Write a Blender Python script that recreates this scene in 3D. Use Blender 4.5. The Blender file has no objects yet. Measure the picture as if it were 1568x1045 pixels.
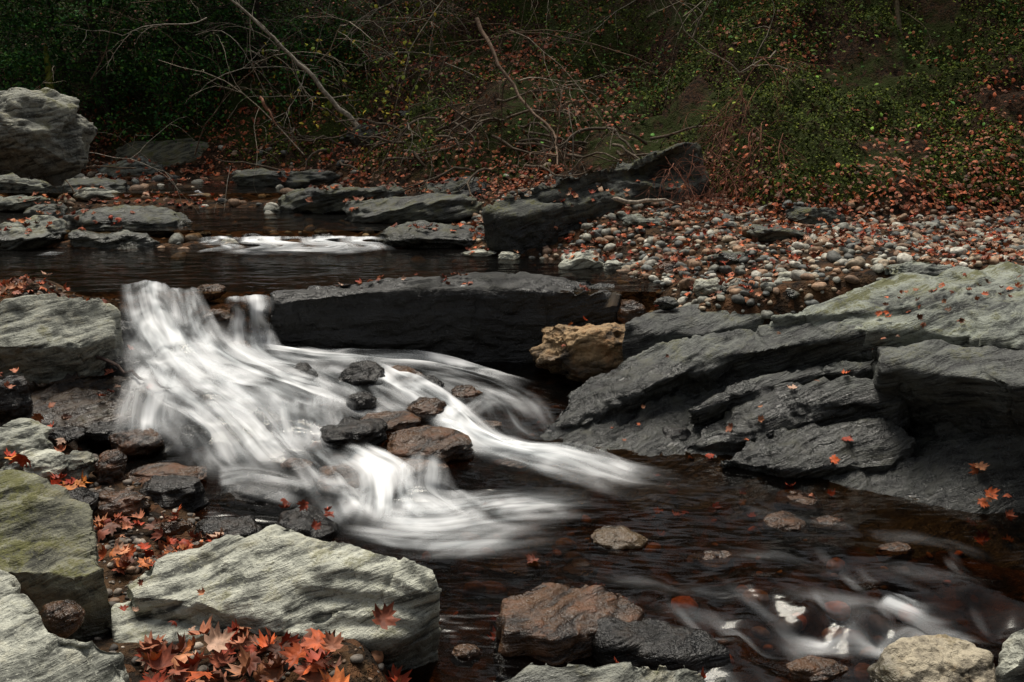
import bpy, math, numpy as np
from mathutils import Vector
rng=np.random.default_rng(7)
S=bpy.context.scene
try:
    S.view_settings.view_transform='Standard'; S.view_settings.look='None'; S.view_settings.exposure=0
except Exception: pass
# ---------------- survey helpers (camera calibration -> metres) -------------
CH=1.7; PIT=math.radians(15); FP=1524.0
sp,cp=math.sin(PIT),math.cos(PIT)
def L(u,v,z):
    k=(522.5-v)/FP; t=(CH-z)/(sp-cp*k)
    return np.array([(u-784)/FP*t, t*(cp+sp*k), z])
def Q(u,v,y):
    k=(522.5-v)/FP; t=y/(cp+sp*k)
    return np.array([(u-784)/FP*t, y, CH+t*(-sp+cp*k)])
def T(u,v,z): return (CH-z)/(sp-cp*(522.5-v)/FP)
# ---------------- noise ----------------
def vnoise(p,seed=0):
    p=np.asarray(p,dtype=np.float64); i=np.floor(p).astype(np.int64); f=p-i
    w=f*f*f*(f*(f*6-15)+10); out=0
    def h(a,b,c):
        n=(a*73856093)^(b*19349663)^(c*83492791)^(seed*2654435761)
        n=(n^(n>>13))*1274126177; n=n&0x7fffffff; n=(n^(n>>15))*73244475; n=n&0x7fffffff; n=n^(n>>14)
        return (n&0xffff)/32767.5-1
    for dx in(0,1):
        wx=w[:,0] if dx else 1-w[:,0]
        for dy in(0,1):
            wy=w[:,1] if dy else 1-w[:,1]
            for dz in(0,1):
                wz=w[:,2] if dz else 1-w[:,2]
                out=out+wx*wy*wz*h(i[:,0]+dx,i[:,1]+dy,i[:,2]+dz)
    return out
def fbm(p,o=4,seed=0,g=.5):
    a=1;s=0;q=np.asarray(p,float)
    for k in range(o):
        s=s+a*vnoise(q,seed+k); q=q*2.03+11.3; a*=g
    return s
def sm(a,b,x):
    t=np.clip((x-a)/(b-a),0,1); return t*t*(3-2*t)
class RBF:
    def __init__(s,P):
        P=np.array(P,float); s.c=P[:,:2]; n=len(P)
        r=np.linalg.norm(s.c[:,None]-s.c[None],axis=2)
        A=np.zeros((n+3,n+3)); A[:n,:n]=r; A[:n,n]=1; A[:n,n+1:]=s.c; A[n:,:n]=A[:n,n:].T
        A[:n,:n]-=np.eye(n)*.01
        s.w=np.linalg.lstsq(A,np.r_[P[:,2],0,0,0],rcond=None)[0]
    def __call__(s,x,y):
        X=np.stack([x,y],1); o=np.zeros(len(X))
        for i in range(0,len(X),20000):
            q=X[i:i+20000]; r=np.linalg.norm(q[:,None]-s.c[None],axis=2)
            o[i:i+20000]=r@s.w[:-3]+s.w[-3]+q@s.w[-2:]
        return o
# ---------------- mesh builders ----------------
def mk(name,parts,mats,smooth=True,uvs=None,attr=None):
    me=bpy.data.meshes.new(name); Vs=[];Ls=[];tot=[];mi=[];Cs=[];off=0
    for V,F,C,m in parts:
        V=np.asarray(V,float);F=np.asarray(F,int)
        Vs.append(V);Ls.append((F+off).ravel());tot.append(np.full(len(F),F.shape[1]));mi.append(np.full(len(F),m))
        Cs.append(np.ones((len(V),3))*.5 if C is None else C); off+=len(V)
    V=np.concatenate(Vs);Lp=np.concatenate(Ls);tot=np.concatenate(tot);mi=np.concatenate(mi);C=np.concatenate(Cs)
    me.vertices.add(len(V));me.vertices.foreach_set('co',V.ravel())
    me.loops.add(len(Lp));me.loops.foreach_set('vertex_index',Lp.astype(np.int32))
    me.polygons.add(len(tot));me.polygons.foreach_set('loop_start',(np.cumsum(tot)-tot).astype(np.int32))
    try: me.polygons.foreach_set('loop_total',tot.astype(np.int32))
    except Exception: pass
    me.polygons.foreach_set('material_index',mi.astype(np.int32))
    me.update(calc_edges=True)
    me.polygons.foreach_set('use_smooth',np.full(len(tot),smooth))
    a=me.color_attributes.new('Col','FLOAT_COLOR','POINT'); a.data.foreach_set('color',np.c_[C,np.ones(len(C))].ravel())
    if uvs is not None:
        u=me.uv_layers.new(name='UVMap'); u.data.foreach_set('uv',uvs[Lp].ravel())
    if attr is not None:
        b=me.attributes.new('foam','FLOAT','POINT'); b.data.foreach_set('value',attr)
    for m in mats: me.materials.append(m)
    ob=bpy.data.objects.new(name,me); S.collection.objects.link(ob); return ob
def gridF(nx,ny):
    i=np.arange(nx*ny).reshape(ny,nx)
    return np.stack([i[:-1,:-1],i[:-1,1:],i[1:,1:],i[1:,:-1]],-1).reshape(-1,4)
def inst(bV,bF,R,Tt,C,m=0):
    n=len(Tt);k=len(bV)
    V=np.einsum('nij,kj->nki',R,bV)+Tt[:,None]
    F=bF[None]+(np.arange(n)*k)[:,None,None]
    return (V.reshape(-1,3),F.reshape(-1,bF.shape[1]),np.repeat(C,k,0),m)
def frames(nrm,ang,tilt,scale):
    n=np.asarray(nrm,float)+rng.normal(0,1,(len(ang),3))*np.asarray(tilt).reshape(-1,1)
    n/=np.linalg.norm(n,axis=1,keepdims=True)+1e-9
    a=np.stack([np.cos(ang),np.sin(ang),np.zeros(len(ang))],1)
    a=a-n*(a*n).sum(1,keepdims=True); a/=np.linalg.norm(a,axis=1,keepdims=True)+1e-9
    b=np.cross(n,a); R=np.stack([a,b,n],2)
    return R*np.asarray(scale).reshape(-1,1,1)
# ---------------- node DSL ----------------
class NT:
    def __init__(s,name):
        s.m=bpy.data.materials.new(name); s.m.use_nodes=True; s.t=s.m.node_tree; s.t.nodes.clear()
        s.out=s.n('ShaderNodeOutputMaterial')
    def n(s,ty,**k):
        o=s.t.nodes.new(ty)
        for a,b in k.items(): setattr(o,a,b)
        return o
    def i(s,node,key,val):
        sk=node.inputs[key]
        if isinstance(val,bpy.types.NodeSocket): s.t.links.new(val,sk)
        else: sk.default_value=val
    def math(s,op,a,b=0.,c=0.,cl=False):
        o=s.n('ShaderNodeMath',operation=op,use_clamp=cl); s.i(o,0,a);s.i(o,1,b);s.i(o,2,c); return o.outputs[0]
    def vm(s,op,a,b=(0,0,0),sc=None):
        o=s.n('ShaderNodeVectorMath',operation=op); s.i(o,0,a)
        if op!='SCALE': s.i(o,1,b)
        else: s.i(o,3,sc)
        return o.outputs['Value'] if op in('DOT_PRODUCT','LENGTH') else o.outputs[0]
    def noise(s,v,sc,d=4,r=.55,dist=0):
        o=s.n('ShaderNodeTexNoise'); s.i(o,'Vector',v);s.i(o,'Scale',sc);s.i(o,'Detail',d);s.i(o,'Roughness',r);s.i(o,'Distortion',dist); return o.outputs[0]
    def mr(s,x,a,b,c=0.,d=1.,ss=True):
        o=s.n('ShaderNodeMapRange'); o.interpolation_type='SMOOTHSTEP' if ss else 'LINEAR'
        for k,v in enumerate([x,a,b,c,d]): s.i(o,k,v)
        return o.outputs[0]
    def mix(s,f,a,b):
        o=s.n('ShaderNodeMix',data_type='RGBA'); s.i(o,0,f)
        s.i(o,6,a if isinstance(a,bpy.types.NodeSocket) else (*a,1)); s.i(o,7,b if isinstance(b,bpy.types.NodeSocket) else (*b,1)); return o.outputs[2]
    def mul(s,a,f):
        o=s.n('ShaderNodeVectorMath',operation='SCALE'); s.i(o,0,a); s.i(o,3,f); return o.outputs[0]
    def bump(s,h,st,dist):
        o=s.n('ShaderNodeBump'); s.i(o,'Height',h);s.i(o,'Strength',st);s.i(o,'Distance',dist); return o.outputs[0]
    def prin(s,col,rough,nrm=None,spec=.5):
        o=s.n('ShaderNodeBsdfPrincipled'); s.i(o,'Base Color',col if isinstance(col,bpy.types.NodeSocket) else (*col,1)); s.i(o,'Roughness',rough); s.i(o,'Specular IOR Level',spec)
        if nrm is not None: s.i(o,'Normal',nrm)
        return o.outputs[0]
    def fin(s,sh): s.t.links.new(sh,s.out.inputs[0]); return s.m
def unit(v): v=np.array(v,float); return v/np.linalg.norm(v)
def mat_rock(name,dark,light,brown,sn=(-.3,.2,.93),moss=.3,wetz=.05,brn=.3,allwet=0.,K=22,lo=.46,hi=.68):
    N=NT(name); g=N.n('ShaderNodeNewGeometry'); p=g.outputs['Position']; sn=unit(sn)
    d=N.vm('DOT_PRODUCT',p,tuple(sn)); w=N.noise(p,3.0,1); d=N.math('ADD',d,N.math('MULTIPLY',w,.12))
    v=N.vm('ADD',N.vm('SCALE',p,sc=3.0),N.vm('SCALE',tuple(sn),sc=N.math('MULTIPLY',d,float(K))))
    n1=N.noise(v,1.6,6,.65); n2=N.noise(p,2.6,3,.6); n3=N.noise(p,90,2,.7); n4=N.noise(p,9,6,.72)
    f=N.math('ADD',N.math('MULTIPLY',n1,.42),N.math('ADD',N.math('MULTIPLY',n2,.3),N.math('MULTIPLY',n4,.43)))
    c=N.mix(N.mr(f,lo,hi),dark,light)
    c=N.mix(N.math('MULTIPLY',N.mr(n4,.5,.66),brn),c,brown)
    c=N.mix(N.math('MULTIPLY',N.mr(n1,.38,.46,1,0),.75),c,tuple(x*.3 for x in dark))
    c=N.mix(N.math('MULTIPLY',N.mr(n3,.55,.72),.35),c,tuple(min(1,x*1.4) for x in light))
    c=N.mix(N.math('MULTIPLY',N.mr(n3,.28,.42,1,0),.6),c,tuple(x*.5 for x in dark))
    sx=N.n('ShaderNodeSeparateXYZ'); N.i(sx,0,g.outputs['Normal']); up=N.mr(sx.outputs[2],.1,.8)
    if moss:
        mm=N.math('MULTIPLY',N.mr(N.math('ADD',N.math('MULTIPLY',n4,.5),N.math('ADD',N.math('MULTIPLY',n3,.2),N.math('MULTIPLY',n2,.3))),.57-.15*moss,.67-.15*moss),N.math('ADD',N.math('MULTIPLY',up,.8),.2))
        mm=N.math('MULTIPLY',mm,min(.9,moss*2.)); c=N.mix(mm,c,(.085,.085,.018))
    ps=N.n('ShaderNodeSeparateXYZ'); N.i(ps,0,p)
    zz=N.math('ADD',ps.outputs[2],N.math('MULTIPLY',N.math('SUBTRACT',n2,.5),-.3))
    wet=N.mr(zz,wetz,wetz+.09,1.,0.)
    if allwet: wet=N.math('MAXIMUM',wet,N.math('MULTIPLY',N.mr(n2,.35,.6,1.,.5),float(allwet)))
    c=N.mul(c,N.math('SUBTRACT',1.,N.math('MULTIPLY',wet,.74)))
    h=N.math('ADD',N.math('MULTIPLY',n1,1.),N.math('ADD',N.math('MULTIPLY',n4,1.3),N.math('MULTIPLY',n3,.14)))
    nr=N.bump(h,.9,.024)
    ro=N.math('SUBTRACT',.86,N.math('MULTIPLY',wet,N.mr(n4,.35,.6,.70,.50)))
    return N.fin(N.prin(c,ro,nr,.5))
def mat_attr(name,rough=.6,sc=30,amt=.35,spec=.4):
    N=NT(name); g=N.n('ShaderNodeNewGeometry'); p=g.outputs['Position']
    at=N.n('ShaderNodeAttribute',attribute_name='Col').outputs['Color']
    n=N.noise(p,sc,2); c=N.mul(at,N.mr(n,.3,.7,1-amt,1+amt,False))
    return N.fin(N.prin(c,rough,None,spec))
grey=mat_rock('schist_grey',(.06,.063,.052),(.38,.385,.325),(.22,.17,.09),moss=.35,wetz=.03,brn=.35)
greyp=mat_rock('schist_pale',(.095,.098,.082),(.52,.525,.44),(.30,.25,.14),moss=.32,wetz=.0,brn=.3)
mossy=mat_rock('schist_mossy',(.045,.045,.032),(.27,.265,.19),(.16,.11,.05),moss=.72,wetz=.1,brn=.5)
upr=mat_rock('schist_upstream',(.04,.043,.036),(.34,.355,.30),(.2,.14,.07),moss=.5,wetz=.56,brn=.45)
upwet=mat_rock('schist_upstream_wet',(.022,.024,.02),(.17,.18,.15),(.12,.09,.04),moss=.6,wetz=.58,brn=.45,allwet=.6)
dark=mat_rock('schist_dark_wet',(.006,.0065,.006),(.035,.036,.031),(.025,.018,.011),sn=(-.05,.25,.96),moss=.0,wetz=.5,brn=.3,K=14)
OSN=(-.38,.12,.9)
ledgem=mat_rock('schist_outcrop_wet',(.012,.014,.013),(.17,.18,.158),(.09,.078,.04),sn=OSN,moss=.3,wetz=.26,brn=.3,allwet=.65,K=30,lo=.47,hi=.70)
ledget=mat_rock('schist_outcrop_top',(.035,.04,.034),(.33,.355,.30),(.18,.17,.08),sn=OSN,moss=.5,wetz=.40,brn=.3,allwet=.3,K=26)
blackm=mat_rock('wet_black_stone',(.007,.006,.005),(.045,.036,.027),(.09,.042,.016),moss=0,wetz=.8,brn=.6)
brownm=mat_rock('wet_brown_stone',(.07,.033,.014),(.34,.165,.07),(.46,.15,.04),moss=0,wetz=.8,brn=.7)
goldm=mat_rock('golden_stone',(.04,.026,.014),(.36,.24,.125),(.27,.12,.04),moss=0,wetz=.14,brn=.7,K=5,lo=.47,hi=.64)
congm=mat_rock('conglomerate',(.08,.065,.045),(.38,.33,.24),(.24,.15,.07),moss=.4,wetz=-.05,brn=.6,K=4,lo=.45,hi=.6)
bankrk=mat_rock('bank_schist',(.014,.016,.014),(.10,.105,.088),(.06,.05,.02),moss=.5,wetz=.7,brn=.4)
gravel=mat_attr('gravel_stone',.7,55,.5,.25)
leafm=mat_attr('dead_leaf',.6,45,.4,.22)
greenm=mat_attr('green_leaf',.75,20,.3,.12)
barkm=mat_attr('bark',.9,40,.5,.1)
# ---------------- terrain ----------------
def height(x,y):
    p=np.stack([x,y,np.zeros_like(x)],1)
    s=sm(-1.4,-1.1,x); yy=np.where(y<6.3,y-.3*s*sm(4.6,5.4,y),y)
    z=np.interp(yy,[1,2.5,3.5,4.5,5.2,5.45,5.55,5.75,6.,6.9,7.1,8.3,8.6,10,12,16],[-.4,-.32,-.22,-.12,.02,.15,.455,.42,.36,.38,.52,.54,.64,.7,.85,1.0])
    z=z+.03*fbm(p*5,3,3)
    xl=np.interp(y,[0,2.0,2.7,3.4,4.3,5.1,5.7],[.1,-.1,-.2,-.75,-1.8,-2.15,-2.45])
    lh=np.interp(y,[1.5,2.8,3.4,4,4.9,5.2,5.75],[.1,.07,.03,.06,.12,.5,.54])+.03*fbm(p*4,3,8)
    m=sm(-.02,.3,xl-x)*(1-sm(5.68,5.85,y)); z=z*(1-m)+lh*m
    xg=np.interp(y,[4.9,5.4,5.8,6.45,6.9,8,9],[.7,.75,.72,.3,-.35,-1.0,-2.])
    g=sm(-.12,.3,x-xg)*sm(4.9,5.25,y); gz=.49+.22*sm(0,1.4,x-xg)+.1*sm(6,8,y)+.025*fbm(p*3,3,5)
    z=z*(1-g)+gz*g
    xs=[-60,-12,-5,-1.9,-.2,1.3,1.8,3.5,8,60]; yb=np.interp(x,xs,[16,13,11.3,9.7,8.3,7.9,6.85,6.9,6.6,5])+.15*fbm(p*1.2,2,9)
    d=np.maximum(y-yb,0)
    near=sm(1.2,2.0,x)
    pr=np.interp(d,[0,.3,1.2,3,6,12,30,100],[0,.18,.55,1.35,3.0,7,17,32])
    prn=np.interp(d,[0,.2,.6,1.5,4,10,30,100],[0,.16,.38,.75,2.2,6.5,17,32])
    z=z+(pr*(1-near)+prn*near)*(1+.18*fbm(p*.8,3,2))+np.minimum(d,1)*(.16*fbm(p*2.2,4,12)+.03*fbm(p*9,3,13))
    z=z+np.interp(-x,[0,5.8,9,20,60],[0,0,1.6,8,22])*(1-sm(14,30,y)*.4)
    z=z+np.interp(x,[0,8,12,25,60],[0,0,1.5,7,18])*(1-sm(7,14,y))+np.interp(-y,[-100,3,6,15,60],[0,0,1.,5,20])
    return z
gx=np.r_[-np.geomspace(150,5.2,40),np.arange(-5,5,.03),np.geomspace(5.1,150,40)]
gy=np.r_[-np.geomspace(150,1,30),np.arange(-.5,1.8,.2),np.arange(1.9,9.5,.03),np.arange(9.5,16,.06),np.geomspace(16.2,200,40)]
X,Y=np.meshgrid(gx,gy); Z=height(X.ravel(),Y.ravel())
N=NT('forest_floor'); g=N.n('ShaderNodeNewGeometry'); p=g.outputs['Position']; ps=N.n('ShaderNodeSeparateXYZ'); N.i(ps,0,p)
n1=N.noise(p,1.3,4,.6);n2=N.noise(p,9,5,.7);n3=N.noise(p,40,3,.7)
vo=N.n('ShaderNodeTexVoronoi'); N.i(vo,'Scale',22.0); N.i(vo,'Vector',p)
bed=N.mix(N.mr(n2,.4,.65),(.014,.010,.007),(.075,.042,.02)); bed=N.mix(N.math('MULTIPLY',N.mr(vo.outputs['Color'],.55,.8),.4),bed,(.16,.07,.03))
soil=N.mix(N.mr(n3,.4,.6),(.014,.010,.006),(.07,.035,.018)); soil=N.mix(N.math('MULTIPLY',N.mr(n1,.42,.54),N.mr(n2,.35,.5)),soil,(.032,.042,.008))
c=N.mix(N.mr(ps.outputs[2],.76,.9),bed,soil)
h=N.math('ADD',n2,N.math('MULTIPLY',n3,.5))
fl=N.fin(N.prin(c,.85,N.bump(h,1.,.05),.12))
ground=mk('forest_ground',[(np.c_[X.ravel(),Y.ravel(),Z],gridF(len(gx),len(gy)),None,0)],[fl])
# ---------------- rocks ----------------
def displaced(ob,sn,period,samp,famp,seed,ff=3.,terr=0.,tper=.06):
    me=ob.data; n=len(me.vertices); V=np.empty(n*3);me.vertices.foreach_get('co',V);V=V.reshape(-1,3)
    Nn=np.empty(n*3); me.vertex_normals.foreach_get('vector',Nn); Nn=Nn.reshape(-1,3); sn=unit(sn)
    o=(seed*7.31)%50; msk=.15+.85*sm(-.35,.5,fbm(V*1.9+o,2,seed+31))
    s=V@sn/period+.6*fbm(V*2.2,3,seed)
    lay=vnoise(np.stack([s+o,V[:,0]*.6,V[:,1]*.6],1),seed)+.6*vnoise(np.stack([s*2.7+o,V[:,0],V[:,1]],1),seed+5)
    cr=np.abs(fbm(V*ff*1.3+7,3,seed+20)); cr=-np.exp(-(cr/.06)**2)
    V=V+Nn*(samp*lay*msk+famp*fbm(V*ff,6,seed+2,.55)+famp*.45*cr)[:,None]
    if terr:
        s=V@sn/tper+1.1*fbm(V*2.4+o,4,seed+9); i=np.floor(s); f=s-i; t=i+sm(.5,.8,f)
        V=V+sn*(tper*(t-s)*terr*msk)[:,None]
    me.vertices.foreach_set('co',V.ravel()); me.update()
def slab(name,top,base,mat,voxel=.016,flare=1.0,dome=.01,sn=(-.3,.2,.93),period=.06,samp=.010,famp=.022,seed=1,ff=3.,smooth=5,shift=(0,0),terr=.0,tper=.06,jit=.07):
    P0=np.array([L(*t) for t in top]); r=np.random.default_rng(seed); P=[]
    for i in range(len(P0)):
        a,b=P0[i],P0[(i+1)%len(P0)]; e=b-a; nn=np.array([e[1],-e[0],0])
        P+=[a,a+e*.35+nn*r.normal(0,jit),a+e*.7+nn*r.normal(0,jit)]
    P=np.array(P); c=P.mean(0); n=len(P)
    B=(P-c)*flare+c; B[:,2]=base; B[:,:2]+=shift
    M=P*.45+B*.55; M[:,:2]=(M[:,:2]-c[:2])*1.03+c[:2]
    V=np.r_[P,M,B,[c+[0,0,dome]],[[c[0],c[1],base]]]
    F=[]
    for i in range(n):
        j=(i+1)%n; F+=[(3*n,i,j)]
        for a in(0,n): F+=[(a+i,a+n+i,a+n+j),(a+i,a+n+j,a+j)]
        F+=[(3*n+1,2*n+j,2*n+i)]
    me=bpy.data.meshes.new('t'); me.from_pydata(V.tolist(),[],F); ob=bpy.data.objects.new('t',me); S.collection.objects.link(ob)
    r=ob.modifiers.new('r','REMESH'); r.mode='VOXEL'; r.voxel_size=voxel
    s=ob.modifiers.new('s','SMOOTH'); s.factor=.5; s.iterations=smooth
    dg=bpy.context.evaluated_depsgraph_get(); m2=bpy.data.meshes.new_from_object(ob.evaluated_get(dg)); bpy.data.objects.remove(ob)
    m2.name=name; ob=bpy.data.objects.new(name,m2); S.collection.objects.link(ob)
    m2.materials.clear(); m2.materials.append(mat)
    m2.polygons.foreach_set('use_smooth',np.full(len(m2.polygons),True))
    displaced(ob,sn,period,samp,famp,seed,ff,terr,tper); return ob
import bmesh
def ico(sub):
    bm=bmesh.new(); bmesh.ops.create_icosphere(bm,subdivisions=sub,radius=1); bm.verts.ensure_lookup_table()
    V=np.array([v.co[:] for v in bm.verts]);F=np.array([[v.index for v in f.verts] for f in bm.faces]);bm.free();return V,F
ICO={k:ico(k) for k in(1,2,3,5,6)}
def stoneV(V,seed,facets=9,cut=.72,rough=.05):
    r=np.random.default_rng(seed); W=V.copy()
    D=r.normal(0,1,(facets,3)); D/=np.linalg.norm(D,axis=1,keepdims=True)
    D=np.r_[D,[[.1*r.normal(),.1*r.normal(),1]]]
    for d in D:
        d=d/np.linalg.norm(d); k=cut+.2*r.random(); q=W@d; over=np.maximum(q-k,0); W=W-(over*.85)[:,None]*d
    W=W*(1+.18*fbm(V*1.3+seed,3,seed))[:,None]
    W=W*(1+rough*fbm(V*4+seed,4,seed+3))[:,None]
    return W/np.abs(W).max(0)
def rock(name,u0,v0,u1,v1,zb,mat,dr=.8,seed=1,emb=.35,rot=0,sub=5,facets=9,cut=.72,sn=(-.3,.2,.93),samp=.006,famp=.008,tilt=0,minh=.03,terr=0,tper=.05,rough=.05,ff=6.):
    uc,vc=(u0+u1)/2,(v0+v1)/2; z=zb+.05
    for _ in range(4):
        t=T(uc,vc,z); c=L(uc,vc,z); sx=(u1-u0)/2/FP*t; th=math.atan2(CH-z,c[1]); hv=(v1-v0)/2/FP*t
        sy=min(dr*sx,hv/max(math.sin(th),.05)*.85); sz=math.sqrt(max(hv**2-(sy*math.sin(th))**2,minh**2))/math.cos(th)
        z=zb+emb*sz
    W=stoneV(ICO[sub][0],seed,facets,cut,rough)*[sx,sy,sz]
    a=math.radians(tilt); W=np.c_[W[:,0]*math.cos(a)-W[:,2]*math.sin(a),W[:,1],W[:,0]*math.sin(a)+W[:,2]*math.cos(a)]
    W[:,2]=np.where(W[:,2]<0,W[:,2]*1.3,W[:,2])
    ob=mk(name,[(W+c,ICO[sub][1],None,0)],[mat]); displaced(ob,sn,.04,samp,famp,seed,ff,terr,tper); return ob
FS=(.12,-.28,.95)
slab('foreground_schist_slab',[(350,815,.28),(440,816,.29),(530,830,.28),(640,865,.25),(676,900,.2),(655,940,.12),(600,980,.06),(520,985,.07),(400,950,.14),(300,925,.17),(200,915,.18),(185,890,.2),(240,850,.25)],-.15,greyp,.009,.95,.015,sn=FS,period=.05,samp=.006,famp=.024,seed=3,terr=.6,tper=.04,shift=(-.02,.06))
slab('foreground_schist_slab',[(172,925,.12),(300,915,.13),(400,945,.1),(480,968,.08),(580,985,.04),(550,1012,.0),(440,1008,.02),(250,995,.05),(180,980,.08)],-.15,greyp,.010,.95,.01,sn=FS,period=.05,samp=.006,famp=.02,seed=5,terr=.6,tper=.03,shift=(0,.04))
slab('grey_boulder',[(-90,726,.44),(0,728,.44),(70,738,.43),(135,765,.4),(158,810,.36),(165,865,.3),(110,885,.3),(40,875,.31),(-90,862,.33)],-.1,mossy,.011,1.08,.02,sn=(-.2,-.2,.95),samp=.005,famp=.034,seed=8,terr=.3,tper=.06)
slab('pale_boulder',[(-100,870,.42),(5,882,.42),(40,940,.4),(90,958,.39),(150,962,.37),(205,1000,.33),(235,1060,.28),(220,1200,.2),(-150,1200,.3)],-.1,greyp,.011,1.05,.03,sn=(-.3,-.2,.9),samp=.003,famp=.034,seed=11,smooth=9,terr=.15)
slab('streamside_rock',[(750,1032,.10),(830,1008,.13),(950,1002,.13),(1050,1010,.11),(1112,1038,.05),(1140,1090,0),(900,1140,.0),(720,1100,.05)],-.3,grey,.012,1.05,.01,seed=13,famp=.02,terr=.4)
slab('submerged_brown_rock',[(770,908,.03),(830,888,.045),(930,891,.045),(985,925,.0),(965,960,-.03),(880,972,-.01),(780,968,.0),(757,940,.01)],-.3,brownm,.011,1.1,.02,seed=17,famp=.024,terr=.3,tper=.04)
slab('wet_rock',[(905,958,-.03),(990,948,-.02),(1080,968,-.03),(1115,1000,-.06),(1010,1008,-.06),(930,985,-.04)],-.3,blackm,.012,1.1,.01,seed=19,famp=.022)
rock('conglomerate_rock',1330,968,1540,1110,-.1,congm,seed=21,sub=6,famp=.016,ff=9)
rock('pale_round_stone',1520,950,1640,1120,-.05,greyp,seed=23,sub=5)
slab('left_bank_boulder',[(-80,462,.6),(0,456,.62),(90,450,.62),(150,456,.59),(182,476,.52),(176,515,.42),(120,530,.41),(30,532,.42),(-80,530,.43)],.12,grey,.013,.88,.02,sn=(-.1,.1,.97),samp=.01,famp=.03,seed=25,shift=(0,.09),terr=.5,tper=.05)
slab('brown_wet_ledge',[(20,575,.28),(120,562,.28),(200,568,.24),(255,595,.16),(268,622,.1),(220,648,.06),(100,652,.1),(10,640,.14)],-.1,mat_rock('brown_ledge_schist',(.03,.018,.009),(.2,.11,.05),(.16,.11,.03),moss=.4,wetz=.35,brn=.5),.014,1.05,.01,samp=.012,famp=.034,seed=27,terr=.6)
for i,(a,b,c,d,z,m,dr) in enumerate([(-30,645,85,720,.14,grey,.8),(20,690,110,740,.12,greyp,.8),(80,690,150,735,.1,grey,.8),(142,696,195,742,.07,brownm,.9),(120,742,235,792,.08,brownm,.8),
  (195,728,330,800,.0,blackm,.7),(190,712,320,745,.02,brownm,.6),(125,645,205,678,.06,blackm,.7),(-20,575,50,640,.2,blackm,.8),(0,640,70,665,.2,grey,.7),
  (65,925,120,965,.3,brownm,.9),(230,790,300,822,.05,brownm,.7),(150,545,215,590,.2,blackm,.6),(90,750,150,790,.1,blackm,.8),(60,650,130,680,.1,blackm,.8),(0,700,40,735,.2,grey,.8),(170,655,250,700,.04,brownm,.7),(300,790,400,830,.0,blackm,.7)]):
    rock('bank_stone',a,b,c,d,z,m,dr,seed=40+i,sub=5,famp=.012)
for i,(a,b,c,d,z,m) in enumerate([(433,555,488,596,.17,blackm),(515,552,595,606,.14,blackm),(575,560,655,596,.12,brownm),(272,650,322,684,.09,blackm),(484,638,592,690,.08,blackm),
  (545,628,645,660,.1,brownm),(590,652,726,712,.05,brownm),(335,720,482,785,-.04,blackm),(580,692,692,738,.01,brownm),(412,778,518,842,-.01,blackm),
  (170,488,215,530,.3,blackm),(302,468,372,530,.27,brownm),(620,608,690,645,.1,brownm),(480,708,600,760,-.01,brownm),
  (298,436,345,458,.47,brownm),(940,455,990,502,.36,brownm),(1010,650,1060,690,.0,blackm),(330,610,395,650,.1,brownm),(555,725,640,775,-.04,brownm),(530,600,580,630,.13,blackm),(690,590,740,620,.08,brownm),
  (400,640,450,665,.07,brownm),(720,640,770,665,.02,brownm),(430,700,480,725,.02,brownm),(345,520,385,545,.25,brownm),(640,575,680,600,.11,blackm),(540,690,585,712,.04,brownm),(760,700,810,722,-.02,brownm)]):
    rock('stream_stone',a,b,c,d,z,m,.8,seed=70+i,emb=.3,cut=.8,facets=5,rough=.03,famp=.006,samp=.002)
for i,(a,b,c,d,m) in enumerate([(898,806,992,842,goldm),(742,842,842,886,brownm),(1180,750,1260,790,brownm),(1240,790,1300,815,brownm),(1160,785,1240,830,brownm),(1500,740,1568,790,brownm),(1200,1005,1300,1045,brownm),(1000,700,1060,730,brownm),(690,985,740,1020,brownm),(800,820,850,850,goldm),(1050,840,1130,875,brownm),(860,860,920,885,goldm),(1340,830,1400,860,brownm)]):
    rock('submerged_stone',a,b,c,d,-.09 if i else -.04,m,.8,seed=95+i,emb=.1,cut=.8,facets=5,rough=.03,famp=.005,samp=.002)
rock('golden_boulder',815,484,1015,572,.16,goldm,.6,seed=117,emb=.6,sub=6,cut=.72,facets=10,famp=.022,samp=.002,rough=.08,ff=5.)
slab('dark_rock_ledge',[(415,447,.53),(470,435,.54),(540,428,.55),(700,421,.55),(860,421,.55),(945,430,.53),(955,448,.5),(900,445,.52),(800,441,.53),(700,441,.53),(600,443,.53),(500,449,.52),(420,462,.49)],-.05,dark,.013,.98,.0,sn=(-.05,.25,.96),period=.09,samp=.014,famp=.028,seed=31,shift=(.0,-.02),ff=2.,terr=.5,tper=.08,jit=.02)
slab('flat_grey_ledge',[(958,492,.44),(1000,473,.46),(1100,462,.5),(1200,457,.53),(1215,470,.5),(1150,492,.44),(1060,512,.39),(985,508,.4)],.1,ledgem,.013,1.0,.01,samp=.01,famp=.014,seed=33,terr=.5)
pts=[(835,665,.03),(930,676,.01),(1035,690,0),(1200,722,-.02),(1350,745,-.03),(1568,790,-.05),(870,630,.08),(940,585,.18),(1020,545,.30),(1150,520,.40),(1200,500,.48),(1330,455,.62),(1450,425,.70),(1568,410,.76),
 (1000,610,.15),(1150,580,.26),(1300,530,.42),(1450,520,.5),(1568,540,.5),(1050,650,.06),(1120,630,.12),(1200,640,.12),(1320,605,.26),(1450,580,.38),(1568,600,.37),(1250,680,.05),(1380,690,.02),(1500,700,.0),(1350,650,.14),(1080,665,.04)]
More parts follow.
